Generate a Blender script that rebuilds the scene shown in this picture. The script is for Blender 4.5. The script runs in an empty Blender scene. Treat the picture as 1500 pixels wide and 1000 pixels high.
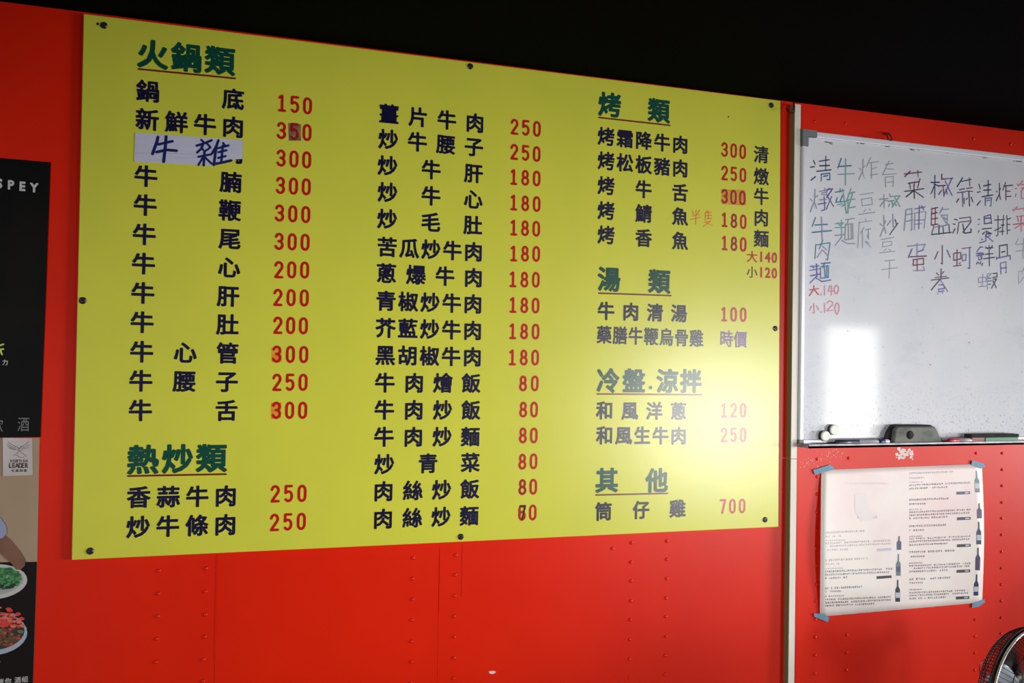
# -*- coding: utf-8 -*-
import bpy, bmesh, math, random
import numpy as np
from mathutils import Vector, Matrix
random.seed(7)
SC = bpy.context.scene
COL = SC.collection

# ------------------------------------------------------------------ camera
F = 1300.0                      # focal length in pixels of the 1500 wide frame
YAW, PITCH, ROLL = -0.3208, 0.0190, 0.0176
CAM = Vector((0.2915, -2.1395, 1.4594))
ROT = Matrix.Rotation(YAW, 3, 'Z') @ Matrix.Rotation(math.pi/2 + PITCH, 3, 'X') @ Matrix.Rotation(ROLL, 3, 'Z')
cam_d = bpy.data.cameras.new('camera'); cam = bpy.data.objects.new('camera', cam_d); COL.objects.link(cam)
cam_d.sensor_width = 36.0; cam_d.lens = F / 1500 * 36.0; cam_d.clip_start = 0.02
cam.matrix_world = Matrix.Translation(CAM) @ ROT.to_4x4()
SC.camera = cam
SC.view_settings.view_transform = 'Standard'; SC.view_settings.look = 'None'
SC.view_settings.exposure = 0.0; SC.view_settings.gamma = 1.0
SC.view_settings.use_curve_mapping = False

# ------------------------------------------------------------------ world: overcast daylight outside the shop
w = bpy.data.worlds.new('world'); SC.world = w; w.use_nodes = True
w.node_tree.nodes['Background'].inputs[0].default_value = (0.80, 0.88, 1.0, 1)
w.node_tree.nodes['Background'].inputs[1].default_value = 0.6

# ------------------------------------------------------------------ lights: daylight through the openings of the shop, plus an added left fill
def area(name, loc, target, sx, sy, power, col, spread=180):
    l = bpy.data.lights.new(name, 'AREA'); l.shape = 'RECTANGLE'; l.size = sx; l.size_y = sy
    l.energy = power; l.color = col; l.spread = math.radians(spread)
    o = bpy.data.objects.new(name, l); COL.objects.link(o); o.location = loc
    o.rotation_euler = (Vector(target) - Vector(loc)).to_track_quat('-Z', 'Y').to_euler()
    return o
RX, FY = 7.0, -5.0              # right wall and the wall behind the camera
area('daylight_shopfront', (6.95, -2.4, 1.15), (1.0, 0.0, 1.2), 1.6, 0.8, 9.6, (1.0, 0.99, 0.98), 27)
area('daylight_doorway', (6.1, -4.98, 1.24), (6.1, 0.0, 1.24), 0.6, 1.16, 18, (1.0, 0.99, 0.92))
area('daylight_window', (4.6, -4.98, 0.92), (2.1, 0.0, 1.1), 0.95, 0.85, 8.4, (1.0, 0.99, 0.98), 52)
area('added_left_fill', (-3.2, -4.98, 0.85), (1.2, 0.0, 1.15), 1.2, 0.6, 8.4, (1.0, 0.99, 0.98), 33)  # invented fill from the back left, added to brighten the board's left side

# ------------------------------------------------------------------ helpers
def lin(c):
    c /= 255.0
    return c/12.92 if c <= 0.04045 else ((c+0.055)/1.055)**2.4
def rgb(r, g, b): return (lin(r), lin(g), lin(b), 1.0)
MATS = {}
def mat(name, col, rough=0.5, spec=0.5, metal=0.0, noise=None, bump=None, coat=0.0, emit=0.0, crough=0.05):
    """noise=(scale, second colour, amount lo, hi, stretch xyz)   bump=(scale, strength)"""
    if name in MATS: return MATS[name]
    m = bpy.data.materials.new(name); m.use_nodes = True
    nt = m.node_tree; b = nt.nodes['Principled BSDF']
    b.inputs['Base Color'].default_value = col; b.inputs['Roughness'].default_value = rough
    b.inputs['Specular IOR Level'].default_value = spec; b.inputs['Metallic'].default_value = metal
    b.inputs['Coat Weight'].default_value = coat; b.inputs['Coat Roughness'].default_value = crough
    tc = nt.nodes.new('ShaderNodeTexCoord')
    if noise:
        sc, c2, lo, hi = noise[:4]; st = noise[4] if len(noise) > 4 else (1, 1, 1)
        mp = nt.nodes.new('ShaderNodeMapping'); mp.inputs['Scale'].default_value = st
        nt.links.new(tc.outputs['Object'], mp.inputs[0])
        n = nt.nodes.new('ShaderNodeTexNoise'); n.inputs['Scale'].default_value = sc; n.inputs['Detail'].default_value = 5
        nt.links.new(mp.outputs[0], n.inputs['Vector'])
        r = nt.nodes.new('ShaderNodeValToRGB')
        r.color_ramp.elements[0].position = lo; r.color_ramp.elements[0].color = col
        r.color_ramp.elements[1].position = hi; r.color_ramp.elements[1].color = c2
        nt.links.new(n.outputs['Fac'], r.inputs[0]); nt.links.new(r.outputs[0], b.inputs['Base Color'])
    if bump:
        n2 = nt.nodes.new('ShaderNodeTexNoise'); n2.inputs['Scale'].default_value = bump[0]; n2.inputs['Detail'].default_value = 3
        nt.links.new(tc.outputs['Object'], n2.inputs['Vector'])
        bp = nt.nodes.new('ShaderNodeBump'); bp.inputs['Strength'].default_value = bump[1]; bp.inputs['Distance'].default_value = 0.01
        nt.links.new(n2.outputs['Fac'], bp.inputs['Height']); nt.links.new(bp.outputs[0], b.inputs['Normal'])
    MATS[name] = m
    return m

def W(px, py, d=0.0):
    """photo pixel -> the point of the wall-parallel plane y = -d that the camera sees there"""
    r = ROT @ Vector((px-750.0, 500.0-py, -F)); t = (-d-CAM.y)/r.y
    return CAM + t*r

class MB:
    def __init__(s): s.v = []; s.f = []; s.m = []; s.mats = []; s.k = 0
    def hair(s):
        s.k += 1; return (s.k*7 % 41)*4e-6      # keeps overlapping flat pieces of one stroke apart
    def mi(s, m):
        if m not in s.mats: s.mats.append(m)
        return s.mats.index(m)
    def add(s, vs, fs, m):
        k = len(s.v); s.v += [tuple(p) for p in vs]; i = s.mi(m)
        for f in fs: s.f.append([a+k for a in f]); s.m.append(i)
    def box(s, a, b, m):
        x0, y0, z0 = a; x1, y1, z1 = b
        vs = [(x0,y0,z0),(x1,y0,z0),(x1,y1,z0),(x0,y1,z0),(x0,y0,z1),(x1,y0,z1),(x1,y1,z1),(x0,y1,z1)]
        s.add(vs, [(0,3,2,1),(4,5,6,7),(0,1,5,4),(1,2,6,5),(2,3,7,6),(3,0,4,7)], m)
    def slab(s, quad, d0, d1, m):
        """quad: points (x, z) in the wall plane or Vectors; from depth d0 (back) to d1 (front)"""
        n = len(quad); P = [(q[0], q[-1]) for q in quad]
        vs = [(x, -d1, z) for x, z in P] + [(x, -d0, z) for x, z in P]
        fs = [tuple(range(n))[::-1], tuple(range(n, 2*n))] + [(i, (i+1) % n, (i+1) % n+n, i+n) for i in range(n)]
        s.add(vs, fs, m)
    def slab_px(s, pts, d0, d1, m):
        s.slab([W(x, y, d1) for x, y in pts], d0, d1, m)
    def tube(s, pts, r, m, n=6, cap=True):
        pts = [Vector(p) for p in pts]; rings = []
        for i, p in enumerate(pts):
            t = (pts[min(i+1, len(pts)-1)] - pts[max(i-1, 0)]).normalized()
            a = t.orthogonal().normalized() if i == 0 else (prev - t*prev.dot(t)).normalized()
            prev = a; bb = t.cross(a); rr = r[i] if isinstance(r, (list, tuple)) else r
            rings.append([p + rr*(math.cos(2*math.pi*k/n)*a + math.sin(2*math.pi*k/n)*bb) for k in range(n)])
        vs = [q for R in rings for q in R]
        fs = [(i*n+k, i*n+(k+1) % n, (i+1)*n+(k+1) % n, (i+1)*n+k) for i in range(len(pts)-1) for k in range(n)]
        if cap: fs += [tuple(range(n))[::-1], tuple(range((len(pts)-1)*n, len(pts)*n))]
        s.add(vs, fs, m)
    def lathe(s, o, ax, prof, m, n=16):
        """prof: (distance along axis, radius)"""
        o = Vector(o); ax = Vector(ax).normalized(); a = ax.orthogonal().normalized(); b = ax.cross(a)
        vs = [o + ax*h + r*(math.cos(2*math.pi*k/n)*a + math.sin(2*math.pi*k/n)*b) for h, r in prof for k in range(n)]
        fs = [(i*n+k, i*n+(k+1) % n, (i+1)*n+(k+1) % n, (i+1)*n+k) for i in range(len(prof)-1) for k in range(n)]
        fs += [tuple(range(n))[::-1], tuple(range((len(prof)-1)*n, len(prof)*n))]
        s.add(vs, fs, m)
    def stroke(s, pts, wd, d, m):
        """flat marker stroke of width wd through (x, z) points on the plane y=-d, round ends and joins"""
        h = wd/2
        for (x0, z0), (x1, z1) in zip(pts, pts[1:]):
            L = math.hypot(x1-x0, z1-z0)
            if L < 1e-6: continue
            nx, nz = -(z1-z0)/L*h, (x1-x0)/L*h
            e = d+s.hair(); s.add([(x0-nx,-e,z0-nz),(x1-nx,-e,z1-nz),(x1+nx,-e,z1+nz),(x0+nx,-e,z0+nz)], [(0,1,2,3)], m)
        for x, z in pts: s.disc(x, z, h, d+s.hair(), m, 8)
    def disc(s, x, z, r, d, m, n=8, rz=None):
        rz = r if rz is None else rz
        s.add([(x+r*math.cos(2*math.pi*k/n), -d, z+rz*math.sin(2*math.pi*k/n)) for k in range(n)], [tuple(range(n))], m)
    def flat(s, pts, d, m):
        s.add([(p[0], -d, p[-1]) for p in pts], [tuple(range(len(pts)))], m)
    def flat_px(s, pts, d, m): s.flat([W(x, y, d) for x, y in pts], d, m)
    def build(s, name, parent=None, smooth=False, label=None, fixn=False):
        off = parent_loc(parent)
        me = bpy.data.meshes.new(name); me.from_pydata([(x-off.x, y-off.y, z-off.z) for x, y, z in s.v], [], s.f)
        for m in s.mats: me.materials.append(m)
        me.polygons.foreach_set('material_index', s.m)
        if smooth: me.polygons.foreach_set('use_smooth', [True]*len(s.f))
        if fixn:
            bm = bmesh.new(); bm.from_mesh(me); bmesh.ops.recalc_face_normals(bm, faces=bm.faces); bm.to_mesh(me); bm.free()
        me.update()
        o = bpy.data.objects.new(name, me); COL.objects.link(o)
        if parent: o.parent = parent
        if label: o['label'] = label
        return o
def parent_loc(p):
    v = Vector((0, 0, 0))
    while p: v = v + p.location; p = p.parent
    return v
def thing(name, label, cat, loc, group=None):
    o = bpy.data.objects.new(name, None); COL.objects.link(o); o.location = loc
    o.empty_display_size = 0.05
    tag(o, label, cat, group); return o
def tag(o, label, cat, group=None):
    o['label'] = label; o['category'] = cat
    if group: o['group'] = group
    return o
def struct(o): o['kind'] = 'structure'; return o
def recenter(o):
    """put a single-mesh thing's origin at its own middle"""
    me = o.data; c = sum((v.co for v in me.vertices), Vector())/len(me.vertices)
    for v in me.vertices: v.co -= c
    o.location = o.location + c; return o

# ---- glyphs of the built-in typeface, thickened into round-ended sign lettering
GL = {}
def glyph(ch):
    if ch in GL: return GL[ch]
    c = bpy.data.curves.new('g', 'FONT'); c.body = ch; c.resolution_u = 3
    o = bpy.data.objects.new('g', c); COL.objects.link(o)
    ev = o.evaluated_get(bpy.context.evaluated_depsgraph_get()); me = ev.to_mesh()
    vs = [(v.co.x, v.co.y) for v in me.vertices]; fs = [tuple(p.vertices) for p in me.polygons]
    cnt = {}
    for f in fs:
        for a, b in zip(f, f[1:]+f[:1]): cnt[(min(a,b), max(a,b))] = cnt.get((min(a,b), max(a,b)), 0)+1
    # outline edges = edges used once (join identical points first)
    key = {}; rep = []
    for i, (x, y) in enumerate(vs):
        k = (round(x, 4), round(y, 4)); rep.append(key.setdefault(k, i))
    cnt = {}
    for f in fs:
        g = [rep[a] for a in f]
        for a, b in zip(g, g[1:]+g[:1]):
            if a != b: cnt[(min(a,b), max(a,b))] = cnt.get((min(a,b), max(a,b)), 0)+1
    ed = [e for e, n in cnt.items() if n == 1]
    ev.to_mesh_clear(); COL.objects.unlink(o); bpy.data.objects.remove(o); bpy.data.curves.remove(c)
    GL[ch] = (vs, fs, ed); return GL[ch]
def put_glyph(mb, ch, x, z, sx, sz, d, m, bold=0.0, cx=0.505, cz=0.38, warp=None):
    """centre the em box on (x, z); sx, sz = width and height of one em in metres; bold = outward growth in em"""
    vs, fs, ed = glyph(ch)
    e = [d+.00018]
    def T(p): return (x+(p[0]-cx)*sx, -e[0], z+(p[1]-cz)*sz)
    mb.add([T(p) for p in vs], fs, m)
    if bold > 0:
        seen = set()
        for a, b in ed:
            (x0, y0), (x1, y1) = vs[a], vs[b]; L = math.hypot(x1-x0, y1-y0)
            if L < 1e-5: continue
            nx, ny = -(y1-y0)/L*bold, (x1-x0)/L*bold; e[0] = d+mb.hair()
            mb.add([T((x0-nx,y0-ny)),T((x1-nx,y1-ny)),T((x1+nx,y1+ny)),T((x0+nx,y0+ny))], [(0,1,2,3)], m)
            for q, (qx, qy) in ((a, vs[a]), (b, vs[b])):
                if q in seen: continue
                seen.add(q); e[0] = d+mb.hair()
                mb.add([T((qx+bold*math.cos(k*math.pi/4+.39), qy+bold*math.sin(k*math.pi/4+.39))) for k in range(8)], [tuple(range(8))], m)
# ---- stroke digits with round ends, as painted on the board (box 0..10 wide, 0..17 high, y down)
def arc(cx, cy, rx, ry, a0, a1, n=10):
    return [(cx+rx*math.cos(math.radians(a0+(a1-a0)*i/n)), cy+ry*math.sin(math.radians(a0+(a1-a0)*i/n))) for i in range(n+1)]
DIG = {
 '0': [arc(5, 5, 3.9, 5, 180, 360)+arc(5, 12, 3.9, 5, 0, 180)+[(1.1, 5)]],
 '1': [[(2, 2.3), (5.2, 0), (5.2, 17)], [(1.8, 17), (8.6, 17)]],
 '2': [arc(5, 4.6, 4, 4.6, 190, 385)+[(1.2, 17), (9.2, 17)]],
 '3': [arc(4.8, 4.3, 3.9, 4.3, 195, 430)+[(4.3, 8.2)], arc(4.8, 12.6, 4.2, 4.4, 270, 520)],
 '5': [[(8.6, 0), (1.6, 0), (1.3, 7.6)]+arc(4.8, 11.5, 4.2, 5.5, 225, 500)],
 '6': [arc(5, 4.6, 3.9, 4.6, 345, 180)+[(1.1, 12)]+arc(5, 12, 3.9, 5, 180, 540)],
 '7': [[(1, 0), (9, 0), (4.2, 17)]],
 '8': [arc(5, 4.3, 3.4, 4.3, 0, 360, 16), arc(5, 12.6, 4.1, 4.4, 0, 360, 16)],
}
def put_digit(mb, ch, x, z, wd, ht, d, m, pen):
    for st in DIG[ch]:
        mb.stroke([(x+(a-5)/10*wd, z-(b-8.5)/17*ht) for a, b in st], pen, d, m)

# ------------------------------------------------------------------ materials
M_red = mat('red_gloss_paint', rgb(222, 34, 4), 0.34, 0.28, noise=(2.2, rgb(208, 28, 4), .35, .75), bump=(3.0, 0.12))
M_blk = mat('black_ceiling_paint', rgb(4, 4, 6), 0.9, 0.03)
M_floor = mat('worn_concrete', rgb(120, 112, 104), 0.7, 0.4, noise=(3, rgb(95, 88, 80), .3, .7))
M_grey = mat('grey_wall_paint', rgb(70, 66, 62), 0.8, 0.3, noise=(1.4, rgb(58, 54, 50), .3, .7))
M_yel = mat('yellow_sign_vinyl', rgb(211, 210, 68), 0.28, 0.8, noise=(5, rgb(204, 205, 68), .3, .7))
M_navy = mat('navy_sign_vinyl', rgb(15, 12, 52), 0.28, 0.8)
M_green = mat('green_sign_vinyl', rgb(6, 72, 56), 0.28, 0.8)
M_price = mat('red_sign_vinyl', rgb(184, 18, 18), 0.28, 0.8)
M_under = mat('maroon_rule_vinyl', rgb(110, 30, 24), 0.28, 0.8)
M_dred = mat('dark_red_marker', rgb(150, 6, 14), 0.4)
M_purp = mat('purple_sign_vinyl', rgb(110, 70, 130), 0.28, 0.8)
M_edge = mat('board_edge', rgb(150, 140, 70), 0.6)
M_screw = mat('dark_screw_metal', rgb(70, 60, 66), 0.35, 0.5, metal=0.7)
M_slot = mat('screw_slot', rgb(14, 12, 12), 0.7)
M_paper = mat('white_tape_paper', rgb(196, 196, 216), 0.5, noise=(9, rgb(182, 184, 206), .3, .7, (1, 1, 5)))
M_ink = mat('blue_black_ink', rgb(14, 22, 92), 0.4)
M_orange = mat('orange_marker', rgb(226, 92, 20), 0.5)
M_oblot = mat('orange_blot', rgb(218, 122, 8), 0.5, noise=(60, rgb(206, 160, 30), .4, .6))
M_smudge = mat('brown_smudge', rgb(112, 84, 62), 0.6, noise=(70, rgb(150, 130, 60), .45, .75))

# ------------------------------------------------------------------ room shell
XL, CZ = -4.4, 2.2035
seams = [W(316, 900).x, W(643, 850).x]
wall = bpy.data.objects.new('wall_back', None); COL.objects.link(wall); struct(wall)
e = [XL, -3.3, -2.2, -1.25, seams[0], seams[1], 1.838, 3.05, 3.95, 4.85, 5.8, RX]
for a, b in zip(e, e[1:]):
    q = MB(); g = 0.0003
    q.box((a+g, 0.0, 0), (b-g, 0.05, CZ), M_red); q.build('steel_sheet', wall)
q = MB(); q.box((XL, 0.03, 0), (RX, 0.07, CZ), M_red); q.build('backing_sheet', wall)
q = MB(); q.box((XL-.1, FY-.1, -0.1), (RX+.1, 0.1, 0), M_floor); struct(q.build('floor'))
q = MB(); q.box((XL-.1, FY-.1, CZ), (RX+.1, 0.1, CZ+0.1), M_blk); struct(q.build('ceiling'))
q = MB(); q.box((XL-.1, FY-.1, 0), (XL, 0.1, CZ), M_grey); struct(q.build('wall_left'))
q = MB()                                   # right wall with the open shopfront
q.box((RX, -0.75, 0), (RX+.1, 0.1, CZ), M_grey); q.box((RX, FY-.1, 0), (RX+.1, -3.35, CZ), M_grey)
q.box((RX, -3.35, 1.9), (RX+.1, -0.75, CZ), M_grey); q.box((RX, -3.35, 0), (RX+.1, -0.75, 0.1), M_grey)
struct(q.build('wall_right'))
q = MB()                                   # wall behind the camera with a window, a doorway and an added opening for the left fill
for x0, x1, z0, z1 in ((XL, -3.9, 0, CZ), (-2.5, 4.1, 0, CZ), (5.1, 5.75, 0, CZ), (6.45, RX, 0, CZ), (-3.9, -2.5, 0, .5), (-3.9, -2.5, 1.4, CZ),
                       (4.1, 5.1, 1.45, CZ), (4.1, 5.1, 0, .45), (5.75, 6.45, 1.85, CZ), (5.75, 6.45, 0, .6)):
    q.box((x0, FY-.1, z0), (x1, FY, z1), M_grey)
struct(q.build('wall_front'))

# rivets in columns over the studs (only where the boards leave the wall in view)
rv = MB()
prof = [(0.0, .0048), (0.0012, .0046), (0.0026, .0030), (0.0031, .0008)]
rv.lathe((0, 0, 0), (0, -1, 0), prof, M_red, 10); r0 = rv.build('rivet', None, True); r0.parent = wall
first = True
def rivet(x, z, s=1.0):
    global first
    o = r0 if first else r0.copy()
    if not first: COL.objects.link(o)
    first = False; o.location = (x, 0.0, z); o.scale = (s, 1, s); o.parent = wall
P = 0.0508
for px, y0, zend in ((233, 835, .60), (302, 833, .60), (605.5, 816, .55), (667.5, 812, .55), (925, 795, .5), (977, 792, .5)):
    p = W(px, y0); z = p.z; 
    while z > zend: rivet(p.x+random.uniform(-.001, .001), z+random.uniform(-.0015, .0015)); z -= P
for px, y0, lo, hi in ((1197, 672, .45, 1.2), (1243, 671, 1.15, 1.2), (1430, 663, .45, 1.2), (1468, 663, .45, 1.2), (1243, 671, .45, .72)):
    p = W(px, y0); z = p.z
    while z > .45:
        if lo <= z <= hi:
            v = W(1202, 700).x < p.x < W(1438, 700).x and W(1300, 893).z < z < W(1300, 686).z
            if not v: rivet(p.x, z+random.uniform(-.0015, .0015))
        z -= P
for x, y in ((1193, 178), (1238, 181), (1426, 203), (1480, 211), (897, 803)): p = W(x, y); rivet(p.x, p.z)
# paint chips on the sheets
M_chip = mat('chipped_white_primer', rgb(225, 205, 200), 0.7)
q = MB(); q.flat_px([(716, 983), (723, 982), (727, 984), (722, 987), (717, 986)], .0006, M_chip); q.build('paint_chip', wall, label='small white paint chip')
q = MB()
for k in range(46):
    x = random.uniform(1313, 1337); y = random.uniform(657, 673); s = random.uniform(1, 2.6) * (1.0 if y < 668 else .7)
    q.flat_px([(x-s, y-s*.6), (x+s*.7, y-s), (x+s, y+s*.8), (x-s*.4, y+s)], .0005+k*2e-6, M_chip)
q.build('sticker_residue', wall, label='torn remains of a white sticker below the whiteboard')
q = MB()
for k in range(60):
    t = random.random(); x = 1172+t*60+random.gauss(0, 5); y = 682-t*20+random.gauss(0, 4); s = random.uniform(.3, .9)
    q.flat_px([(x-s, y), (x, y-s), (x+s, y), (x, y+s)], .0005+k*2e-6, M_chip)
q.build('paint_flecks', wall)['kind'] = 'stuff'
# raised paint ridge lines along the seams
for a, b in (((318, 815), (317, 968)), ((645, 806), (643, 897)), ((678, 795), (676, 873))):
    q = MB(); pa, pb = W(*a), W(*b); q.box((pa.x-.0012, -.0008, pb.z), (pa.x+.0012, .002, pa.z), M_red); q.build('seam_bead', wall)

# ------------------------------------------------------------------ the yellow menu board
DB, DF = 0.004, 0.010; DL = DF+0.0004
TL, TR, BR, BL = (122.5, 20), (1143.5, 147.5), (1140.5, 771.5), (105, 820)
root = thing('menu_board', 'large yellow menu board with navy dish names and red prices, screwed to the red wall', 'menu board', (0.9, -DB, W(600, 800).z))
q = MB(); c = [W(*p, DF) for p in (TL, TR, BR, BL)]
q.slab([(v.x, v.z) for v in c], DB, DF, M_yel); o = q.build('panel', root, fixn=True)
bv = o.modifiers.new('bevel', 'BEVEL'); bv.width = 0.0015; bv.segments = 2
DISH, HEAD = 0.047, 0.0635
def line(name, chars, a, b, size, m, bold, slots=None, sz=None, d=DL, lab=None, mb=None):
    """chars spread between the first centre a and the last centre b (photo pixels)"""
    q = mb or MB(); pa, pb = W(*a, d), W(*b, d); n = len(chars)
    e = size/(0.90+2*bold*.8); ez = (sz or size)/(0.90+2*bold*.8)
    for i, ch in enumerate(chars):
        t = slots[i] if slots else (i/(n-1) if n > 1 else 0)
        if ch in ' 　': continue
        q = MB(); p = pa.lerp(pb, t); put_glyph(q, ch, p.x, p.z, e, ez, d, m, bold); q.build(name, root, label=lab)
B = 0.030
def dish(chars, ax, ay, bx, by, slots=None, size=DISH, m=None): return line('dish_character', chars, (ax, ay), (bx, by), size, m or M_navy, B, slots)
def head(chars, ax, ay, bx, by, u, slots=None):
    o = line('heading_character', chars, (ax, ay), (bx, by), HEAD, M_green, 0.036, slots)
    q = MB(); (x0, y0), (x1, y1) = u; p0, p1 = W(x0, y0, DL), W(x1, y1, DL)
    q.stroke([(p0.x, p0.z), (p1.x, p1.z)], .0042, DL, M_under); q.build('underline', root)
def price(s, ax, ay, bx, by, m=None, wd=0.0185, ht=0.0345, pen=0.0062, first=None):
    q = MB(); pa, pb = W(ax, ay, DL), W(bx, by, DL)
    for i, ch in enumerate(s):
        p = pa.lerp(pb, i/(len(s)-1)); mm = first[i] if first and first[i] else M_price
        q = MB(); put_digit(q, ch, p.x, p.z, wd, ht, DL, mm, pen); q.build('price_digit', root)
def patch(pts, m, name='correction_patch', lab=None, d=DF+.0002):
    q = MB(); q.flat_px(pts, d, m); return q.build(name, root, label=lab)
head('火鍋類', 224, 79.5, 322.5, 88.7, ((202.8, 101), (344.4, 114.8)))
dish('鍋底', 217, 133.5, 341.7, 145)
dish('新鮮牛肉', 216, 175, 341.7, 186)
dish('牛肉', 215, 216, 341, 224)
dish('牛腩', 214, 258, 338.5, 266.7)
dish('牛鞭', 213, 300.3, 337, 308)
dish('牛尾', 211.6, 343.2, 337, 349.5)
dish('牛心', 210.5, 386, 335.8, 391.4)
dish('牛肝', 209.5, 429, 334.4, 433.6)
dish('牛肚', 208.4, 471.8, 333.6, 475)
dish('牛心管', 207.8, 515, 333.6, 517)
dish('牛腰子', 206.6, 557.6, 332.6, 558.6)
dish('牛舌', 206, 600.8, 332, 600.8)
head('熱炒類', 209.8, 672.8, 310, 670.6, ((187.4, 697), (331, 694.2)))
dish('香蒜牛肉', 203.4, 727.8, 331, 726.2)
dish('炒牛條肉', 202.7, 771.4, 330.4, 768.2)
patch([(422, 180), (441, 182), (441, 206), (423, 206)], M_smudge, lab='brown smudge behind the corrected 5')
patch([(397, 509), (412, 508), (413, 530), (398, 530)], M_oblot, lab='orange blot behind a corrected 3')
patch([(397, 590), (412, 589), (412, 612), (397, 613)], M_oblot, lab='orange blot behind a corrected 3')
for s, *c in (('150', 413, 151, 450.5, 155), ('350', 412.4, 191.2, 449.8, 194.1), ('300', 411.9, 231.5, 449.3, 234.2),
              ('300', 411, 271.5, 448.7, 273.6), ('300', 409.7, 312, 448, 314.2), ('300', 409, 353.5, 447, 354.8),
              ('200', 408.4, 394.9, 446.3, 395.4), ('200', 407, 435.5, 445.8, 436.3), ('200', 407, 476.3, 444.5, 477.1),
              ('300', 405.6, 518.6, 445, 519.2), ('250', 405.6, 559.8, 444, 559.8), ('300', 405, 600.8, 443.4, 600.8),
              ('250', 403, 723, 442.4, 722.4), ('250', 402, 765, 441.4, 763.4)):
    price(s, *c, first=[None, M_dred, None] if s == '350' else None)
dish('薑片牛肉', 570, 167, 696, 180)
dish('炒牛腰子', 569, 204, 694.4, 215)
dish('炒牛肝', 568, 242.6, 693.8, 253.8)
dish('炒牛心', 568, 281.6, 693.4, 291.8)
dish('炒毛肚', 567.4, 320.6, 693, 329.6)
dish('苦瓜炒牛肉', 567.4, 361.6, 693.8, 368.6)
dish('蔥爆牛肉', 566.2, 400.2, 693.7, 406.4)
dish('青椒炒牛肉', 565.7, 440.5, 693, 444.9)
dish('芥藍炒牛肉', 565, 480, 692.6, 483.8)
dish('黑胡椒牛肉', 564.6, 520, 692.2, 522.5)
dish('牛肉燴飯', 564, 560.3, 690.4, 561)
dish('牛肉炒飯', 563.2, 600, 690, 600.4)
dish('牛肉炒麵', 562.7, 639.5, 689.2, 639.3)
dish('炒青菜', 563.2, 679.6, 689.2, 677.2)
dish('肉絲炒飯', 562, 719.2, 688.5, 716)
dish('肉絲炒麵', 561.3, 759.5, 687.5, 755.2)
for s, *c in (('250', 753.6, 185.6, 786.6, 188.8), ('250', 753.3, 222.4, 786.2, 225.6), ('180', 752.6, 259.2, 786.2, 261.4),
              ('180', 752.6, 296.6, 786.2, 298.9), ('180', 752.6, 333.4, 785.6, 335), ('180', 752.6, 371.2, 785.6, 371.8),
              ('180', 751.4, 409, 785, 409.7), ('180', 751.4, 446.6, 784.6, 447.5), ('180', 751, 485, 784.6, 485.6),
              ('180', 750.5, 523.4, 784, 523.6), ('80', 766.3, 561.4, 783.5, 561.4), ('80', 766.5, 599.7, 782.4, 599.7),
              ('80', 766, 637.6, 782, 637.6), ('80', 765.3, 676, 781.6, 675.5), ('80', 765.3, 713.2, 781.2, 712.7),
              ('60', 764.8, 751, 780.4, 750.4)):
    price(s, *c, first=[M_dred, None] if c[0] == 765.3 and c[1] > 700 else None)
q = MB(); p = W(765.5, 750.5, DL); put_digit(q, '7', p.x, p.z, .017, .034, DL+.0003, M_slot, .004)
q.build('handwritten_digit', root, label='black marker 7 written over the red 6')
head('烤類', 893.4, 153.4, 965.3, 161.8, ((877.3, 172), (981.2, 183.5)))
dish('烤霜降牛肉', 888, 199.9, 996.7, 211.7)
dish('烤松板豬肉', 888, 235.6, 996.7, 246.4)
dish('烤牛舌', 888, 271.9, 996.4, 282)
dish('烤鯖魚', 888, 308.4, 996.4, 316.8)
dish('烤香魚', 888, 344, 996.4, 352.5)
head('湯類', 892.4, 408.8, 966, 412, ((877.2, 429.2), (982.8, 432.8)))
dish('牛肉清湯', 888, 455.2, 994.8, 458.8)
line('dish_character', '藥膳牛鞭烏骨雞', (885.2, 490), (1020.4, 495.2), .041, M_navy, .024, sz=.046)
head('冷盤涼拌', 891.2, 557.2, 1012.4, 558, ((874.8, 576.8), (1028, 578)), [0, .303, .71, 1])
q = MB(); p = W(953, 567.5, DL); q.disc(p.x, p.z, .0052, DL, M_green, 12); q.build('heading_dot', root)
dish('和風洋蔥', 886, 600.8, 994, 602)
dish('和風生牛肉', 886, 637.2, 994.4, 638)
head('其他', 889.2, 703.2, 962.4, 703.2, ((872.8, 724.8), (978, 722.4)))
dish('筒仔雞', 884.4, 748.8, 992.8, 744.4)
patch([(1056, 277), (1092, 278), (1093, 301), (1057, 299)], M_oblot, lab='orange patch behind a corrected 300')
for s, *c in (('300', 1061.5, 219, 1088, 222.2), ('250', 1061.5, 253.3, 1088.4, 256.4), ('300', 1061.5, 287.4, 1087.5, 289.8),
              ('180', 1061.5, 321.8, 1088.8, 324.9), ('180', 1061.5, 355.9, 1088.8, 358), ('100', 1060.8, 460, 1088.8, 460.8),
              ('120', 1060.8, 600.8, 1088.8, 600.8), ('250', 1060.8, 636.8, 1088.8, 636.8), ('700', 1058.8, 741.6, 1087.2, 740.8)):
    price(s, *c, first=[M_dred]*3 if 280 < c[1] < 290 else ([None, M_dred, None] if 320 < c[1] < 360 else None))
line('price_character', '時價', (1064.4, 496), (1084.8, 496.8), .040, M_purp, .022, sz=.044)
q = MB()
for ch, y in zip('清燉牛肉麵', (226.3, 258.2, 287.7, 318.7, 349.4)):
    q = MB(); p = W(1115.4, y, DL); put_glyph(q, ch, p.x, p.z, .050, .050, DL, M_navy, .022); q.build('dish_character', root)
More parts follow.
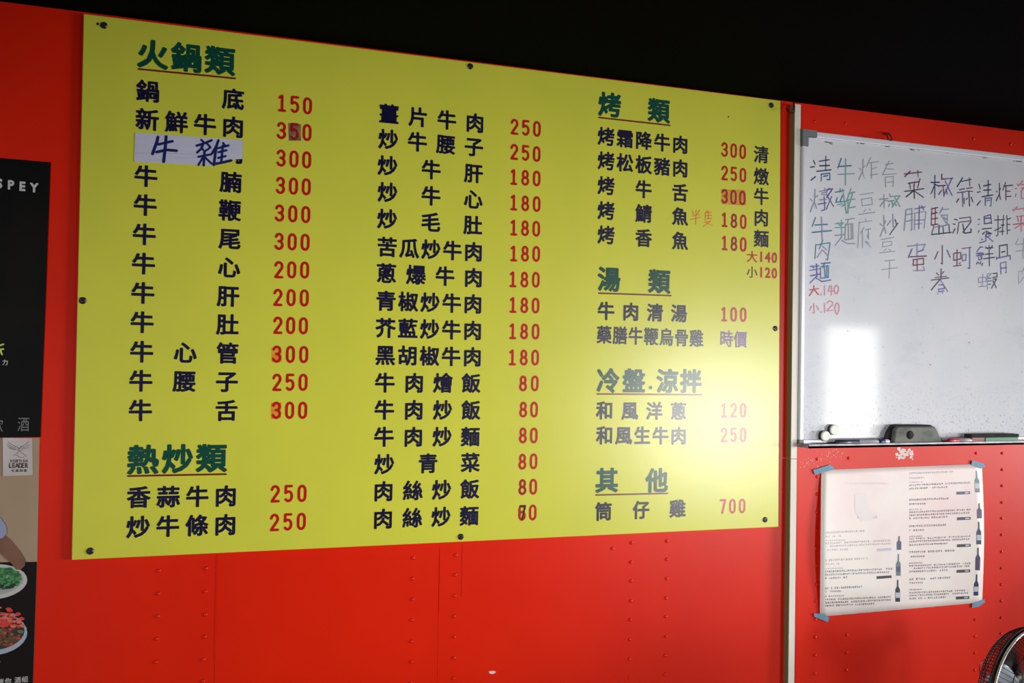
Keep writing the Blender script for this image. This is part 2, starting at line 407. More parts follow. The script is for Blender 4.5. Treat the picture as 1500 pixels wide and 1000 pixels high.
for ch, num, y0, y1 in (('大', '140', 375.7, 377), ('小', '120', 398.4, 400.5)):
    q = MB(); p = W(1101.8, y0, DL); put_glyph(q, ch, p.x, p.z, .036, .034, DL, M_under if ch == '小' else M_price, .012); q.build('price_character', root)
    for k, dch in enumerate(num):
        q = MB(); p = W(1115.2+9.6*k, y0+.3+.7*k, DL); put_glyph(q, dch, p.x, p.z, .036, .040, DL, M_price, .030, cx=.25, cz=.34); q.build('price_digit', root)
# --- handwriting: strokes on a grid 0..10 ('a'), y down
HW = {
'牛': '2003 1383 06a6 505a', '肉': '1219 121292928a7a 5034 5375 5528 5588', '大': '04a4 50540a 54aa', '小': '505a4a 2307 83a7',
'清': '1123 0424 0928 4292 4494 36a6 7076 575a 57979a8a 6888', '燉': '0415 3324 20260a 2639 6061 4181 52727353 4575 64696a5a 3777 8072 71a1 9174 7a94 a973',
'麵': '0141 0353 3037 1122 4132 0656 370a 386aaa 50a0 7062 5292985852 7278 8288',
'炸': '0415 3324 20260a 2639 6044 52a2 626a 6595 6898', '豆': '0aaa 1191 238386362 3948 7968'.replace('238386362','2383862623'),
'腐': '5051 1191 110a 4325 343a 5484 747766 588a 5879', '青': '2181 2383 05a5 5005 2629 2a26 26868a7a 3888',
'椒': '0343 202a 2408 2445 5052 5272 4575 656a 5749 7789 72a2a26a 73aa', '炒': '0415 3324 20260a 2639 707 6345 8395 a55a'.replace('707 ','7076 '),
'干': '2181 05a5 515a', '菜': '0191 3002 7072 2484 3436 5456 8376 07a7 555a 5719 57aa', '脯': '110a 11414a3a 1343 1646 51a1 8092 707a 5a535393a39a 5696 5888',
'蛋': '0191 9183 5055 5383 2205 15a5 3686883836 565a 3a8a 899a', '鹽': '0006 0030 0232 0434 0636 2026 6042 5191 53638387578753 6485 8564 1797 170a 4748 4a47 676a 979a 0aaa',
'卷': '3142 7162 2383 04a4 505409 559a 477779494a7a', '蒜': '2181 3003 7073 1444 0555 3535 353a 1708 4749 5494 5595 757a 6758 8799',
'泥': '1122 0414 0917 3191939333 332a 945a 556a9a98', '蚵': '0242450502 2028 0848 3747 50a0 909a8a 5373765653',
'燙': '0111 0313 0615 40809383 4043 4383 4181 3595 4637 56976777 6658 2939 8878 575a1a 58aa', '鮮': '2002 2030 1333361613 2336 0343 0444 0708 1718 2728 3839 5061 9081 5191 5494 46a6 707a',
'蝦': '0242450502 2028 0848 505a 5070 7053 5373 5575 5777 80a0a383 84a47a 85aa', '排': '0242 202a1a 0746 605a 808a 4262 4565 3868 82a2 85a5 88a8',
'骨': '2080 2024 8084 4262 0504 04a4a5 363a 36767a6a 3878', '泡': '1122 0414 0917 5022 4292978 6'.replace('4292978 6','42929786') + ' 4474766446 464aaaa8',
'1': '505a', '4': '4006a6 706a', '2': '1230609294 940a9a', '0': '5028 5028'.replace('5028 5028','40143869969260 4060'), '.': '595a', '雜': '2021 0141 1305 3325 0555 305a 3616 3756 7055 656a 6292 6595 6898 825a',
'半': '2033 8163 2484 0696 505a', '隻': '4021 213a'.replace('213a','2126') + ' 3181 3383 3585 5055 1777770a 279a'}
def hx(c): return 10 if c == 'a' else int(c)
def hand(mb, ch, x0, y0, w, h, d, mats, pen, jit=0.35, slant=0.0):
    """handwrite ch in the photo-pixel box x0,y0,w,h"""
    mm = mats if isinstance(mats, list) else [mats]
    sts = [s for s in HW[ch].split(' ') if len(s) >= 4]
    for i, s in enumerate(sts):
        pts = [(hx(s[k])+random.uniform(-jit, jit), hx(s[k+1])+random.uniform(-jit, jit)) for k in range(0, len(s)-1, 2)]
        pw = []
        for a, b in pts:
            px = x0+a/10*w; py = y0+b/10*h - slant*(a-5)/10*w
            p = W(px, py, d); pw.append((p.x, p.z))
        m = mm[min(len(mm)-1, int(i*len(mm)/len(sts)))]
        mb.stroke(pw, pen*random.uniform(.8, 1.15), d, m)
q = MB(); hand(q, '半', 1011, 307, 17, 21, DL, M_orange, .0020, .2, .25); q.build('handwritten_character', root, label='orange handwritten character'); q = MB(); hand(q, '隻', 1030, 309, 16, 22, DL, M_orange, .0019, .2, .1)
q.build('handwritten_character', root, label='orange handwritten character')
# white strip taped over the third row
q = MB(); dp = DF+.0012
q.slab_px([(198, 194), (356, 205.3), (355.3, 232.7), (340, 233.6), (312, 242.7), (196.7, 236.7)], DF+.0002, dp, M_paper); strip = q.build('paper_strip', root, label='white paper strip stuck over the third row, with handwritten characters', fixn=True)
q = MB(); dd = dp+.0003
zp = lambda x, y: (180+x/7.5, 180+y/7.5)
for st, wd in (([(385,155),(375,205),(325,340)],4), ([(390,236),(545,200)],3.6), ([(370,320),(480,296),(590,305)],3.8), ([(475,150),(468,250),(448,425)],4),
    ([(860,185),(885,208)],3), ([(810,250),(900,222),(975,190)],3.4), ([(885,230),(860,285),(815,325)],3), ([(862,262),(885,300)],2.6),
    ([(930,232),(962,268)],3), ([(960,272),(900,312)],2.6), ([(830,372),(970,345)],3), ([(897,320),(888,465)],3.4), ([(885,372),(830,462)],2.8), ([(903,378),(975,448)],3),
    ([(1050,190),(1030,250),(980,335)],3.4), ([(1025,275),(998,462)],3.6), ([(1100,220),(1120,243)],3), ([(1045,277),(1160,247)],3.2),
    ([(1050,322),(1138,300)],3), ([(1045,385),(1128,364)],3), ([(1098,250),(1080,440)],3.2), ([(1000,452),(1090,435),(1190,412)],3.6)):
    if st[0] == (860, 185): q.build('handwritten_character', strip); q = MB()
    pw = [W(*zp(*p), dd) for p in st]; q.stroke([(p.x, p.z) for p in pw], wd*.00165, dd, M_ink)
q.build('handwritten_character', strip)
q = MB()
for (a, b) in (((198, 224), (260, 224.5)), ((256, 225), (300, 225.5)), ((256, 231), (300, 231))):
    p0, p1 = W(*a, dd), W(*b, dd); q.stroke([(p0.x, p0.z), (p1.x, p1.z)], .0006, dp+.0001, mat('strip_crease', rgb(150, 150, 165), .6))
q.build('crease_line', strip)
# screws
for x, y in ((152, 37), (689, 97), (1130, 154), (121, 440), (1136, 481), (132, 807), (675, 786), (1121, 761)):
    p = W(x, y, DF+.001); q = MB()
    q.lathe((p.x, -DF, p.z), (0, -1, 0), [(0, .0078), (.0012, .0076), (.0030, .0052), (.0032, .002)], M_screw, 14)
    a = random.uniform(0, 3)
    for k in (0, math.pi/2):
        cx_, sx_ = math.cos(a+k)*.004, math.sin(a+k)*.004
        q.stroke([(p.x-cx_, p.z-sx_), (p.x+cx_, p.z+sx_)], .0013, DF+.0034, M_slot)
    q.build('screw', root)
q = MB(); p = W(1067, 171, DF); q.disc(p.x, p.z, .0022, DF+.0004, M_slot, 8); p = W(143, 35, DF); q.disc(p.x, p.z, .003, DF+.0004, M_slot, 8); q.build('drill_holes', root)

# ------------------------------------------------------------------ cable trunking between the boards
M_pvc = mat('cream_trunking_plastic', rgb(232, 228, 216), 0.45, noise=(7, rgb(212, 206, 190), .35, .7, (1, 1, .3)))
M_olive = mat('trunking_side_shade', rgb(120, 112, 74), 0.6)  # shadow on the trunking's left side, painted in as dark olive
x0 = W(1159.5, 600, .022).x; x1 = W(1168, 600, .022).x
t = thing('cable_trunking', 'narrow cream plastic trunking running up the wall between yellow board and whiteboard', 'trunking', ((x0+x1)/2, 0, 0.0))
zj = W(1163, 672, .022).z
for a, b in ((0.001, zj-.0008), (zj+.0008, W(1163, 152, .022).z)):
    q = MB(); q.box((x0, -.022, a), (x1, -.0002, b), M_pvc); q.box((x0-.0012, -.0205, a), (x0, -.0002, b), M_olive)
    o = q.build('trunking_length', t)
q = MB(); zt = W(1160, 160, .03).z
q.tube([W(1152, 158, .012), W(1153, 163, .026), W(1158, 165, .034), W(1162, 162, .034), W(1163, 155, .03), W(1162, 150, .02)], .0016, mat('black_wire', rgb(20, 18, 18), .5), 6); q.build('wire_loop', t, True)

# ------------------------------------------------------------------ the whiteboard
M_wb = mat('whiteboard_enamel', rgb(228, 229, 235), 0.075, 0.6, noise=(4, rgb(218, 220, 227), .35, .7))
nt = M_wb.node_tree; bs = nt.nodes['Principled BSDF']; tc = [n for n in nt.nodes if n.type == 'TEX_COORD'][0]
prev = bs.inputs['Base Color'].links[0].from_socket
def smear(scale, col, lo, hi, stretch, amount, zfade=None):
    global prev
    mp = nt.nodes.new('ShaderNodeMapping'); mp.inputs['Scale'].default_value = stretch; nt.links.new(tc.outputs['Object'], mp.inputs[0])
    n = nt.nodes.new('ShaderNodeTexNoise'); n.inputs['Scale'].default_value = scale; n.inputs['Detail'].default_value = 8; n.inputs['Roughness'].default_value = .7
    nt.links.new(mp.outputs[0], n.inputs['Vector'])
    r = nt.nodes.new('ShaderNodeMapRange'); r.inputs[1].default_value = lo; r.inputs[2].default_value = hi; r.inputs[4].default_value = amount
    nt.links.new(n.outputs['Fac'], r.inputs[0]); fac = r.outputs[0]
    if zfade:
        sp = nt.nodes.new('ShaderNodeSeparateXYZ'); nt.links.new(tc.outputs['Object'], sp.inputs[0])
        r2 = nt.nodes.new('ShaderNodeMapRange'); r2.inputs[1].default_value = zfade[0]; r2.inputs[2].default_value = zfade[1]
        r2.inputs[3].default_value = 1; r2.inputs[4].default_value = 0; nt.links.new(sp.outputs['Z'], r2.inputs[0])
        mu = nt.nodes.new('ShaderNodeMath'); mu.operation = 'MULTIPLY'; nt.links.new(fac, mu.inputs[0]); nt.links.new(r2.outputs[0], mu.inputs[1]); fac = mu.outputs[0]
    mx = nt.nodes.new('ShaderNodeMix'); mx.data_type = 'RGBA'; mx.inputs[7].default_value = col
    nt.links.new(fac, mx.inputs[0]); nt.links.new(prev, mx.inputs[6]); prev = mx.outputs[2]
    nt.links.new(prev, bs.inputs['Base Color'])
zb = W(1300, 648, .02).z
smear(3, rgb(150, 160, 190), .55, .8, (1, 1, 2.5), .35)
smear(110, rgb(84, 84, 110), .56, .66, (1, 1, 1), .8, (.02, .20))
smear(60, rgb(120, 122, 150), .60, .72, (1, 1, 1), .5, (.0, .9))     # marker dust near the tray, origin at the tray
M_alu = mat('brushed_aluminium', rgb(232, 232, 240), 0.32, 0.5, metal=0.2)
M_corner = mat('grey_plastic_corner', rgb(112, 114, 116), 0.5)
M_wback = mat('whiteboard_back', rgb(60, 56, 50), 0.8)
dw, df = .020, .027
pTL, pBL = W(1176, 190, df), W(1171.5, 656, df)
wx0 = .5*(pTL.x+pBL.x); wx1 = wx0+1.25; wzt = .5*(W(1180, 190.5, df).z+W(1500, 228, df).z); wzb = W(1300, 648, df).z
wb = thing('whiteboard', 'aluminium-framed whiteboard with faded coloured handwriting on the red wall', 'whiteboard', ((wx0+wx1)/2, -.001, wzb))
q = MB(); q.box((wx0+.004, -dw, wzb+.004), (wx1-.004, -.004, wzt-.004), M_wb); q.build('writing_surface', wb)
fw = .017
def bar(a, b): 
    q = MB(); q.box(a, b, M_alu); o = q.build('frame_rail', wb); m_ = o.modifiers.new('b', 'BEVEL'); m_.width = .003; m_.segments = 2
bar((wx0+.002, -df, wzt-fw), (wx1-.002, -.004, wzt)); bar((wx0, -df, wzb+.01), (wx0+.013, -.003, wzt-.02))
bar((wx1-.013, -df, wzb+.01), (wx1, -.003, wzt-.02)); bar((wx0, -df, wzb-.004), (wx1, -.003, wzb+.012))
for x, s in ((wx0, 1), (wx1, -1)):
    for z, sz_ in ((wzt, -1), (wzb, 1)):
        q = MB(); L = .045 if z == wzt else .012
        pts = [(x-s*.002, z-sz_*.002), (x+s*L, z-sz_*.002), (x+s*L, z+sz_*.017), (x+s*.016, z+sz_*.017), (x+s*.016, z+sz_*L), (x-s*.002, z+sz_*L)]
        if L < .02: pts = [(x-s*.002, z-sz_*.002), (x+s*L, z-sz_*.002), (x+s*L, z+sz_*L), (x-s*.002, z+sz_*L)]
        q.slab(pts, .002, df+.003, M_corner); q.build('corner_cap', wb, fixn=True)
M_tray = mat('dirty_tray_aluminium', rgb(150, 148, 152), .4, metal=.3, noise=(30, rgb(96, 94, 110), .4, .7, (1, 1, 4)))
DT = .062                        # marker tray
q = MB(); zt0 = W(1300, 653.5, DT).z
trayz = zt0+.006
q.box((wx0+.006, -DT, zt0-.002), (wx1-.006, -.006, zt0+.004), M_tray); q.box((wx0+.006, -DT, zt0-.002), (wx1-.006, -DT+.004, zt0+.009), M_tray)
tray = q.build('marker_tray', wb); trayz = zt0+.004
TZ = trayz
# handwriting, column by column
DW = dw+.0005
C_ = lambda r, g, b, n: mat(n, rgb(r, g, b), .35)
kB = C_(40, 44, 92, 'dark_blue_marker'); kV = C_(96, 84, 160, 'violet_marker'); kT = C_(50, 120, 150, 'teal_marker'); kG = C_(110, 160, 160, 'faded_green_marker')
kF = C_(150, 156, 166, 'faded_grey_marker'); kR = C_(190, 60, 80, 'red_whiteboard_marker'); kP = C_(206, 130, 150, 'faded_red_marker'); kK = C_(62, 56, 84, 'worn_black_marker'); kM = C_(110, 50, 84, 'plum_marker')
kf2 = C_(140, 146, 176, 'faded_violet_marker')
cols = [
 [('清',1188,229,30,36,[kB,kB,kT]),('燉',1187,276,34,32,[kf2,kV]),('牛',1190,318,28,36,[kT,kT,kf2]),('肉',1192,351,26,30,[kT,kf2]),('麵',1187,386,30,26,[kV,kV,kT]),
  ('大',1186,418,13,14,kR),('.',1201,418,4,14,kP),('1',1206,418,4,14,kP),('4',1213,418,8,14,kP),('0',1221,418,8,14,kP),
  ('小',1186,444,13,14,kP),('.',1201,444,4,14,kP),('1',1206,444,4,14,kP),('2',1211,441,10,14,kP),('0',1222,444,8,18,kP)],
 [('牛',1227,232,24,38,[kT,kG]),('雜',1224,276,32,36,[kT,kG,kG]),('麵',1224,322,28,36,[kG,kf2,kF])],
 [('炸',1258,232,30,30,kF),('豆',1258,281,24,32,kF),('腐',1256,320,24,42,kF)],
 [('青',1293,236,20,38,kF),('椒',1289,284,30,20,[kF,kG]),('炒',1290,314,26,30,[kF,kf2,kB]),('豆',1289,347,22,22,kF),('干',1291,378,24,30,kF)],
 [('菜',1325,250,28,41,[kM,kK,kK]),('脯',1324,302,32,34,[kf2,kV,kf2]),('蛋',1330,356,28,40,[kf2,kV,kM,kf2])],
 [('椒',1363,256,32,32,[kB,kM,kV]),('鹽',1365,304,28,38,[kM,kf2,kK]),('小',1370,360,22,26,[kM,kV]),('卷',1365,395,26,32,[kM,kK,kV])],
 [('蒜',1402,260,26,42,[kB,kV,kM,kK]),('泥',1396,317,29,24,[kK,kM,kB]),('蚵',1397,364,26,30,[kM,kM,kV])],
 [('清',1432,264,22,38,[kK,kB,kV]),('燙',1433,316,22,38,[kV,kB,kV]),('鮮',1431,361,26,30,[kV,kK,kB]),('蝦',1434,401,26,22,[kf2,kK])],
 [('炸',1459,268,24,25,[kK,kM]),('排',1457,316,23,28,kK),('骨',1460,360,20,40,[kK,kV])],
 [('泡',1487,266,22,24,kP),('菜',1484,302,24,36,[kP,kR,kP]),('牛',1488,348,22,30,kF),('肉',1490,392,20,26,kF)],
]
for c in cols:
    for ch, x, y, cw, chh, m in c:
        q = MB(); hand(q, ch, x, y, cw, chh, DW, m, .0027 if m is kF else .0037, .3, .12); q.build('handwritten_character', wb)
q = MB()                                       # leftover marks along the top rail
for x, y in ((1211,208),(1216,209),(1254,209),(1263,210),(1298,214),(1334,219),(1346,219),(1386,222),(1440,230),(1486,236),(1492,236)):
    for k in range(3):
        p = W(x+random.uniform(-3, 3), y+random.uniform(-1, 1), DW); p2 = (p.x+random.uniform(.004, .012), p.z+random.uniform(-.003, .001))
        q.stroke([(p.x, p.z), p2], .0018, DW, kK)
for x, y, k_ in ((1419,501,kK),(1362,533,kK),(1241,484,kF),(1293,507,kF),(1350,420,kF),(1373,429,kV),(1380,428,kV)):
    p = W(x, y, DW); q.stroke([(p.x, p.z), (p.x+.004, p.z-.003)], .002, DW, k_)
q.build('stray_marks', wb)['kind'] = 'stuff'

# magnets
for nm, x, y, lb in (('m', 1222, 629.5, 'white round magnet, the upper right of the two on the whiteboard'), ('m', 1209, 638.5, 'white round magnet, the lower left of the two, just above the tray')):
    p = W(x, y, dw+.012); q = MB()
    q.lathe((p.x, -dw-.0002, p.z), (0, -1, 0), [(0, .0150), (.012, .0150)], mat('magnet_side', rgb(34, 30, 28), .5), 20)
    q.lathe((p.x, -dw-.012, p.z), (0, -1, 0), [(0, .0152), (.0025, .0146), (.0035, .0125)], mat('magnet_face', rgb(226, 226, 214), .3), 20)
    tag(recenter(q.build('magnet', None, False)), lb, 'magnet', 'round magnets on the whiteboard')
# eraser: felt block with a domed grey grip
M_felt = mat('black_felt', rgb(30, 28, 28), .95, noise=(80, rgb(54, 50, 48), .4, .7)); M_egrip = mat('worn_grey_eraser_cover', rgb(104, 108, 100), .7, noise=(18, rgb(60, 60, 58), .45, .7, (1, 1, 2)))
xa, xb = W(1303, 640, .06).x, W(1387, 640, .06).x; zt_ = W(1340, 623, .06).z
er = thing('whiteboard_eraser', 'dark grey felt whiteboard eraser leaning on the tray', 'eraser', ((xa+xb)/2, -.04, TZ))
q = MB(); cxm = (xa+xb)/2; hh = zt_-TZ
sec = [(xa, 0), (xa+.014, hh*.62), (xa+.028, hh*.95), (xa+.05, hh), (xb-.038, hh*.97), (xb-.025, hh*.86), (xb, 0)]
q.slab([(x, TZ+.001+z) for x, z in sec], .028, .036, M_felt); q.build('felt_pad', er, fixn=True)
q = MB(); q.slab([(x, TZ+.001+z*.96) for x, z in [(xa+.022, 0), (xa+.028, hh*.80), (xa+.040, hh*.96), (xb-.036, hh*.94), (xb-.028, hh*.80), (xb-.006, 0)]], .036, .052, M_egrip)
o = q.build('grip', er, fixn=True); b_ = o.modifiers.new('b', 'BEVEL'); b_.width = .005; b_.segments = 3
q = MB(); p = W(1340, 637, .057)
q.lathe((p.x-.012, -.0515, p.z), (0, -1, 0), [(0, .013), (.003, .011), (.004, .004)], M_felt, 14); q.build('finger_hollow', er, True)
# markers on the tray
def marker(name, px0, px1, body, capm, lb, y=.047, r=.0075, capfirst=True, lab2=None):
    z = TZ+r+.0004; xa, xb = W(px0, 650, y).x, W(px1, 650, y).x; L = xb-xa
    t = thing(name, lb, 'marker pen', ((xa+xb)/2, -y, TZ), 'marker pens on the tray')
    a, b = (xa, xa+L*.42) if capfirst else (xb, xb-L*.42); sgn = 1 if capfirst else -1
    q = MB(); q.lathe((a, -y, z), (sgn, 0, 0), [(0, r*.8), (.003, r), (abs(b-a), r)], capm, 12); q.build('cap', t, True)
    q = MB(); q.lathe((b, -y, z), (sgn, 0, 0), [(0, r*.93), (L*.56, r*.93), (L*.58, r*.7)], body, 12); q.build('barrel', t, True)
    if lab2:
        q = MB(); q.lathe((b+sgn*L*.36, -y, z), (sgn, 0, 0), [(0, r*.97), (L*.13, r*.97)], lab2, 12); q.build('printed_band', t, True)
M_wp = mat('white_marker_barrel', rgb(206, 204, 214), .35); M_bc = mat('navy_marker_cap', rgb(22, 20, 50), .4); M_rb = mat('red_marker_barrel', rgb(176, 40, 54), .4)
M_bb = mat('blue_print_band', rgb(40, 44, 96), .4)
marker('marker_pen', 1224, 1302, M_wp, M_bc, 'white marker pen with a navy cap lying left of the eraser', lab2=M_bb)
marker('marker_pen', 1389, 1424, mat('pale_marker_barrel', rgb(200, 190, 196), .4), M_rb, 'red marker pen lying just right of the eraser', capfirst=True)
# green box-shaped eraser with red end
xa, xb = W(1421, 645, .05).x, W(1490, 645, .05).x; xm = W(1441, 645, .05).x
ge = thing('green_eraser', 'flat green and black whiteboard eraser with a red end near the right of the tray', 'eraser', ((xa+xb)/2, -.045, TZ))
zt_ = W(1460, 640, .06).z
q = MB(); q.box((xm, -.056, TZ+.0005), (xb, -.028, zt_), mat('green_plastic', rgb(30, 110, 72), .5)); o = q.build('cover', ge); b_ = o.modifiers.new('b', 'BEVEL'); b_.width = .002
q = MB(); q.box((xa+.004, -.054, TZ+.0005), (xm-.0003, -.030, zt_-.001), mat('dark_red_plastic', rgb(120, 20, 22), .5)); q.build('end_block', ge, label='dark red end block')
q = MB(); q.box((xa, -.056, zt_+.0003), (xb, -.028, zt_+.008), M_felt); q.build('felt_pad', ge)
# hanging wire above the top rail
q = MB(); M_wire = mat('black_iron_wire', rgb(18, 14, 14), .6)
q.tube([W(1301, 196, .002), W(1301, 196, .014)], .004, M_wire, 8)
q.tube([W(1303, 197, .012), W(1306, 201, .02), W(1305.5, 206, .030), W(1301, 204, .031), W(1299, 198, .014)], .0014, M_wire, 6)
tag(recenter(q.build('nail_and_wire', None)), 'small black nail with a wire loop holding the top rail of the whiteboard', 'nail')

# ------------------------------------------------------------------ the drinks list taped below the whiteboard
M_sheet = mat('printed_paper', rgb(236, 228, 222), .45, noise=(2.2, rgb(230, 206, 204), .42, .60))
sTL, sTR, sBR, sBL = (1203, 688), (1438, 679), (1438.5, 882), (1201, 903)
def bulge(u, v): return .0025 + .012*math.sin(math.pi*v)*(abs(2*u-1))**3 + .0015*math.sin(math.pi*u)
def S(u, v, lift=0.0):
    a = (sTL[0]+(sTR[0]-sTL[0])*u, sTL[1]+(sTR[1]-sTL[1])*u); b = (sBL[0]+(sBR[0]-sBL[0])*u, sBL[1]+(sBR[1]-sBL[1])*u)
    x, y = a[0]+(b[0]-a[0])*v, a[1]+(b[1]-a[1])*v
    return W(x+3.2*math.sin(math.pi*v)*max(0, u-.6)/.4, y, bulge(u, v)+lift)
def uv(px, py):
    u, v = .5, .5
    for _ in range(4):
        ytop = sTL[1]+(sTR[1]-sTL[1])*u; yb = sBL[1]+(sBR[1]-sBL[1])*u; v = (py-ytop)/(yb-ytop)
        xl = sTL[0]+(sBL[0]-sTL[0])*v; xr = sTR[0]+(sBR[0]-sTR[0])*v; u = (px-xl)/(xr-xl)
    return u, v
sh = thing('drinks_list', 'white printed drinks list with bottle pictures taped to the wall below the whiteboard', 'poster', (W(1320, 890).x, 0, W(1320, 890).z))
q = MB(); n = 24; vs = [S(i/n, j/n) for j in range(n+1) for i in range(n+1)]
q.add(vs, [(j*(n+1)+i, j*(n+1)+i+1, (j+1)*(n+1)+i+1, (j+1)*(n+1)+i) for j in range(n) for i in range(n)], M_sheet)
o = q.build('sheet', sh, True); so = o.modifiers.new('s', 'SOLIDIFY'); so.thickness = .0004; so.offset = 0
def sq(mb, pts, m, lift=.0006): mb.add([S(*uv(x, y), lift) for x, y in pts], [tuple(range(len(pts)))], m)
M_txt = mat('grey_print', rgb(96, 84, 96), .5); M_txl = mat('pale_print', rgb(176, 166, 166), .5); M_bar = mat('black_print_bar', rgb(42, 34, 44), .5)
def textrow(mb, xa, xb, y, m, h=2.2, tilt=-.03, wmin=1.2, wmax=3.0, gap=.7):
    x = xa
    while x < xb:
        ww = random.uniform(wmin, wmax)
        if random.random() > .06:
            yy = y+(x-xa)*tilt; k = random.random()
            for t0, t1 in ((0, .30), (.42, .62), (.75, 1.0)):
                if random.random() < .8: sq(mb, [(x, yy-h/2+h*t0), (x+ww*random.uniform(.6, 1), yy-h/2+h*t0), (x+ww, yy-h/2+h*t1), (x, yy-h/2+h*t1)], m)
            sq(mb, [(x+ww*.35, yy-h/2), (x+ww*.55, yy-h/2), (x+ww*.55, yy+h/2), (x+ww*.35, yy+h/2)], m)
        x += ww+gap
M_bt = [mat('bottle_print_blue', rgb(70, 74, 110), .4), mat('bottle_print_violet', rgb(72, 50, 92), .4), mat('bottle_print_dark', rgb(28, 24, 30), .4), mat('bottle_print_teal', rgb(96, 120, 128), .4), mat('bottle_print_pale', rgb(186, 190, 206), .4), mat('bottle_print_navy', rgb(30, 36, 84), .4)]
def bottle(cx, y0, y1, m, lm=None):
    q = MB(); h = y1-y0; wv = 3.4
    sq(q, [(cx-1.0, y0), (cx+1.0, y0), (cx+1.1, y0+h*.30), (cx+wv, y0+h*.45), (cx+wv, y1), (cx-wv, y1), (cx-wv, y0+h*.45), (cx-1.1, y0+h*.30)], m)
    if lm: sq(q, [(cx-wv*.9, y0+h*.58), (cx+wv*.9, y0+h*.58), (cx+wv*.9, y0+h*.82), (cx-wv*.9, y0+h*.82)], lm, .0009)
    q.build('bottle_picture', sh)
pale = M_bt[4]
for ty, xe, subs, small, body, by, bm, m1 in (
    (693, 1395, 700, 706, (710.5, 715.5), 720, M_bt[1], M_txl), (732, 1388, 738, 746, (750, 754.5, 759), 757.5, M_bt[5], M_txt), (770.5, 1383, 776.5, 785.5, (789, 793, 798), 797, M_bar, M_txt),
    (808.5, 1397, 815, 824.5, (828.5, 832.5, 837), 834.5, M_bar, M_txt), (848, 1392, 853.5, 863.5, (868, 872, 876.5), 873.5, M_bar, M_txt)):
    q = MB(); textrow(q, 1332, xe, ty, m1, 2.6, -.04); textrow(q, 1332, 1354, subs, m1, 2.2); textrow(q, 1332, 1350, small, m1, 1.6)
    for i, yb in enumerate(body): textrow(q, 1332, 1418 if i < len(body)-1 else 1385, yb, M_txt, 2.3, -.045)
    q.build('printed_paragraph', sh)['kind'] = 'stuff'
    q = MB(); sq(q, [(1400, by), (1419.5, by-.8), (1419.5, by+3.4), (1400, by+4.3)], bm); sq(q, [(1412, by+.6), (1417.5, by+.3), (1417.5, by+2.2), (1412, by+2.6)], pale, .0008); q.build('price_bar', sh)
for a in ((1430, 689, 721, M_bt[3], pale), (1432, 737, 759, M_bt[1]), (1431, 764, 797, M_bt[5], pale), (1430, 802, 835, M_bt[1]), (1429, 841, 872, M_bt[5], pale), (1317, 785, 805, M_bt[0]), (1316, 811, 843, M_bt[3], M_bt[0]), (1315, 849, 881, M_bt[2], pale)): bottle(*a)
for ty, xe, subs, small, body, by, bm, m1 in (
    (780, 1270, 785.5, 791.5, (795.5, 800, 805.5), 802.5, M_bt[4], M_txl), (820.5, 1272, 826, 832.5, (837, 841.5, 846.5), 842.8, M_bar, M_txl), (861.5, 1262, 866, 873, (878, 882.5, 887), None, None, M_txt)):
    q = MB(); textrow(q, 1209, xe, ty, m1, 2.6, -.05); textrow(q, 1209, 1232, subs, m1, 2.2); textrow(q, 1209, 1236, small, m1, 1.6)
    for i, yb in enumerate(body): textrow(q, 1209, 1305 if i < len(body)-1 else (1240 if ty < 850 else 1280), yb, M_txt if ty > 800 else M_txl, 2.4, -.045)
    q.build('printed_paragraph', sh)['kind'] = 'stuff'
    if by: q = MB(); sq(q, [(1284, by+.9), (1306, by-.4), (1306, by+3.4), (1284, by+5)], bm); q.build('price_bar', sh)
q = MB(); M_logo = mat('pale_logo_print', rgb(224, 216, 214), .5); textrow(q, 1237, 1257, 708, M_logo, 2.4, 0); textrow(q, 1262, 1302, 708, M_logo, 2.4, 0)
sq(q, [(1252, 724), (1268, 722), (1273, 745), (1283, 752), (1281, 762), (1262, 763), (1252, 748)], M_logo); textrow(q, 1256, 1284, 757, M_txl, 4, 0, 1, 2); q.build('pale_logo', sh)
M_tape = mat('blue_masking_tape', rgb(104, 146, 176), .6, noise=(60, rgb(88, 128, 158), .35, .7))
for pts in ([(1191, 688), (1216, 680.5), (1222, 684), (1220, 688), (1194, 695)], [(1424, 674), (1442, 679), (1443.5, 684), (1436, 686), (1423, 681)],
            [(1424, 884), (1442, 877), (1443, 882), (1434, 888), (1424, 890)], [(1192, 898), (1208, 899), (1215, 905), (1213, 911), (1193, 903)]):
    q = MB(); q.slab_px(pts, .0036, .0042, M_tape); q.build('tape_strip', sh, fixn=True)

# ------------------------------------------------------------------ posters at the left
M_pblk = mat('black_poster_print', rgb(8, 8, 9), .5, .12, noise=(2.5, rgb(26, 22, 14), .5, .75))
M_silv = mat('silver_print', rgb(196, 196, 196), .4); M_dsil = mat('dim_silver_print', rgb(112, 112, 116), .4)
pb = thing('drinks_poster', 'tall black drinks poster with silver capitals at the left edge of the frame', 'poster', (W(0, 640).x-.1, 0, W(0, 640).z))
xl = -190
q = MB(); q.slab_px([(xl, 215), (74, 237.5), (67, 430), (59, 640), (xl, 643)], .0004, .0022, M_pblk); q.build('sheet', pb, fixn=True)
D2 = .0026
q = MB()
for ch, x, y in (('S', 1, 268.5), ('P', 17, 270.5), ('E', 34, 272.5), ('Y', 50.5, 274.5)):
    p = W(x, y, D2); q = MB(); put_glyph(q, ch, p.x, p.z, .0235, .0265, D2, M_silv, .045, cx=.33, cz=.36); q.build('poster_letter', pb)
q = MB()
for ch, x, y, s in (('飲', -4, 622, .030), ('酒', 34.5, 621, .030)):
    p = W(x, y, D2); q = MB(); put_glyph(q, ch, p.x, p.z, s*.8, s*1.1, D2, M_dsil, 0); q.build('poster_character', pb)
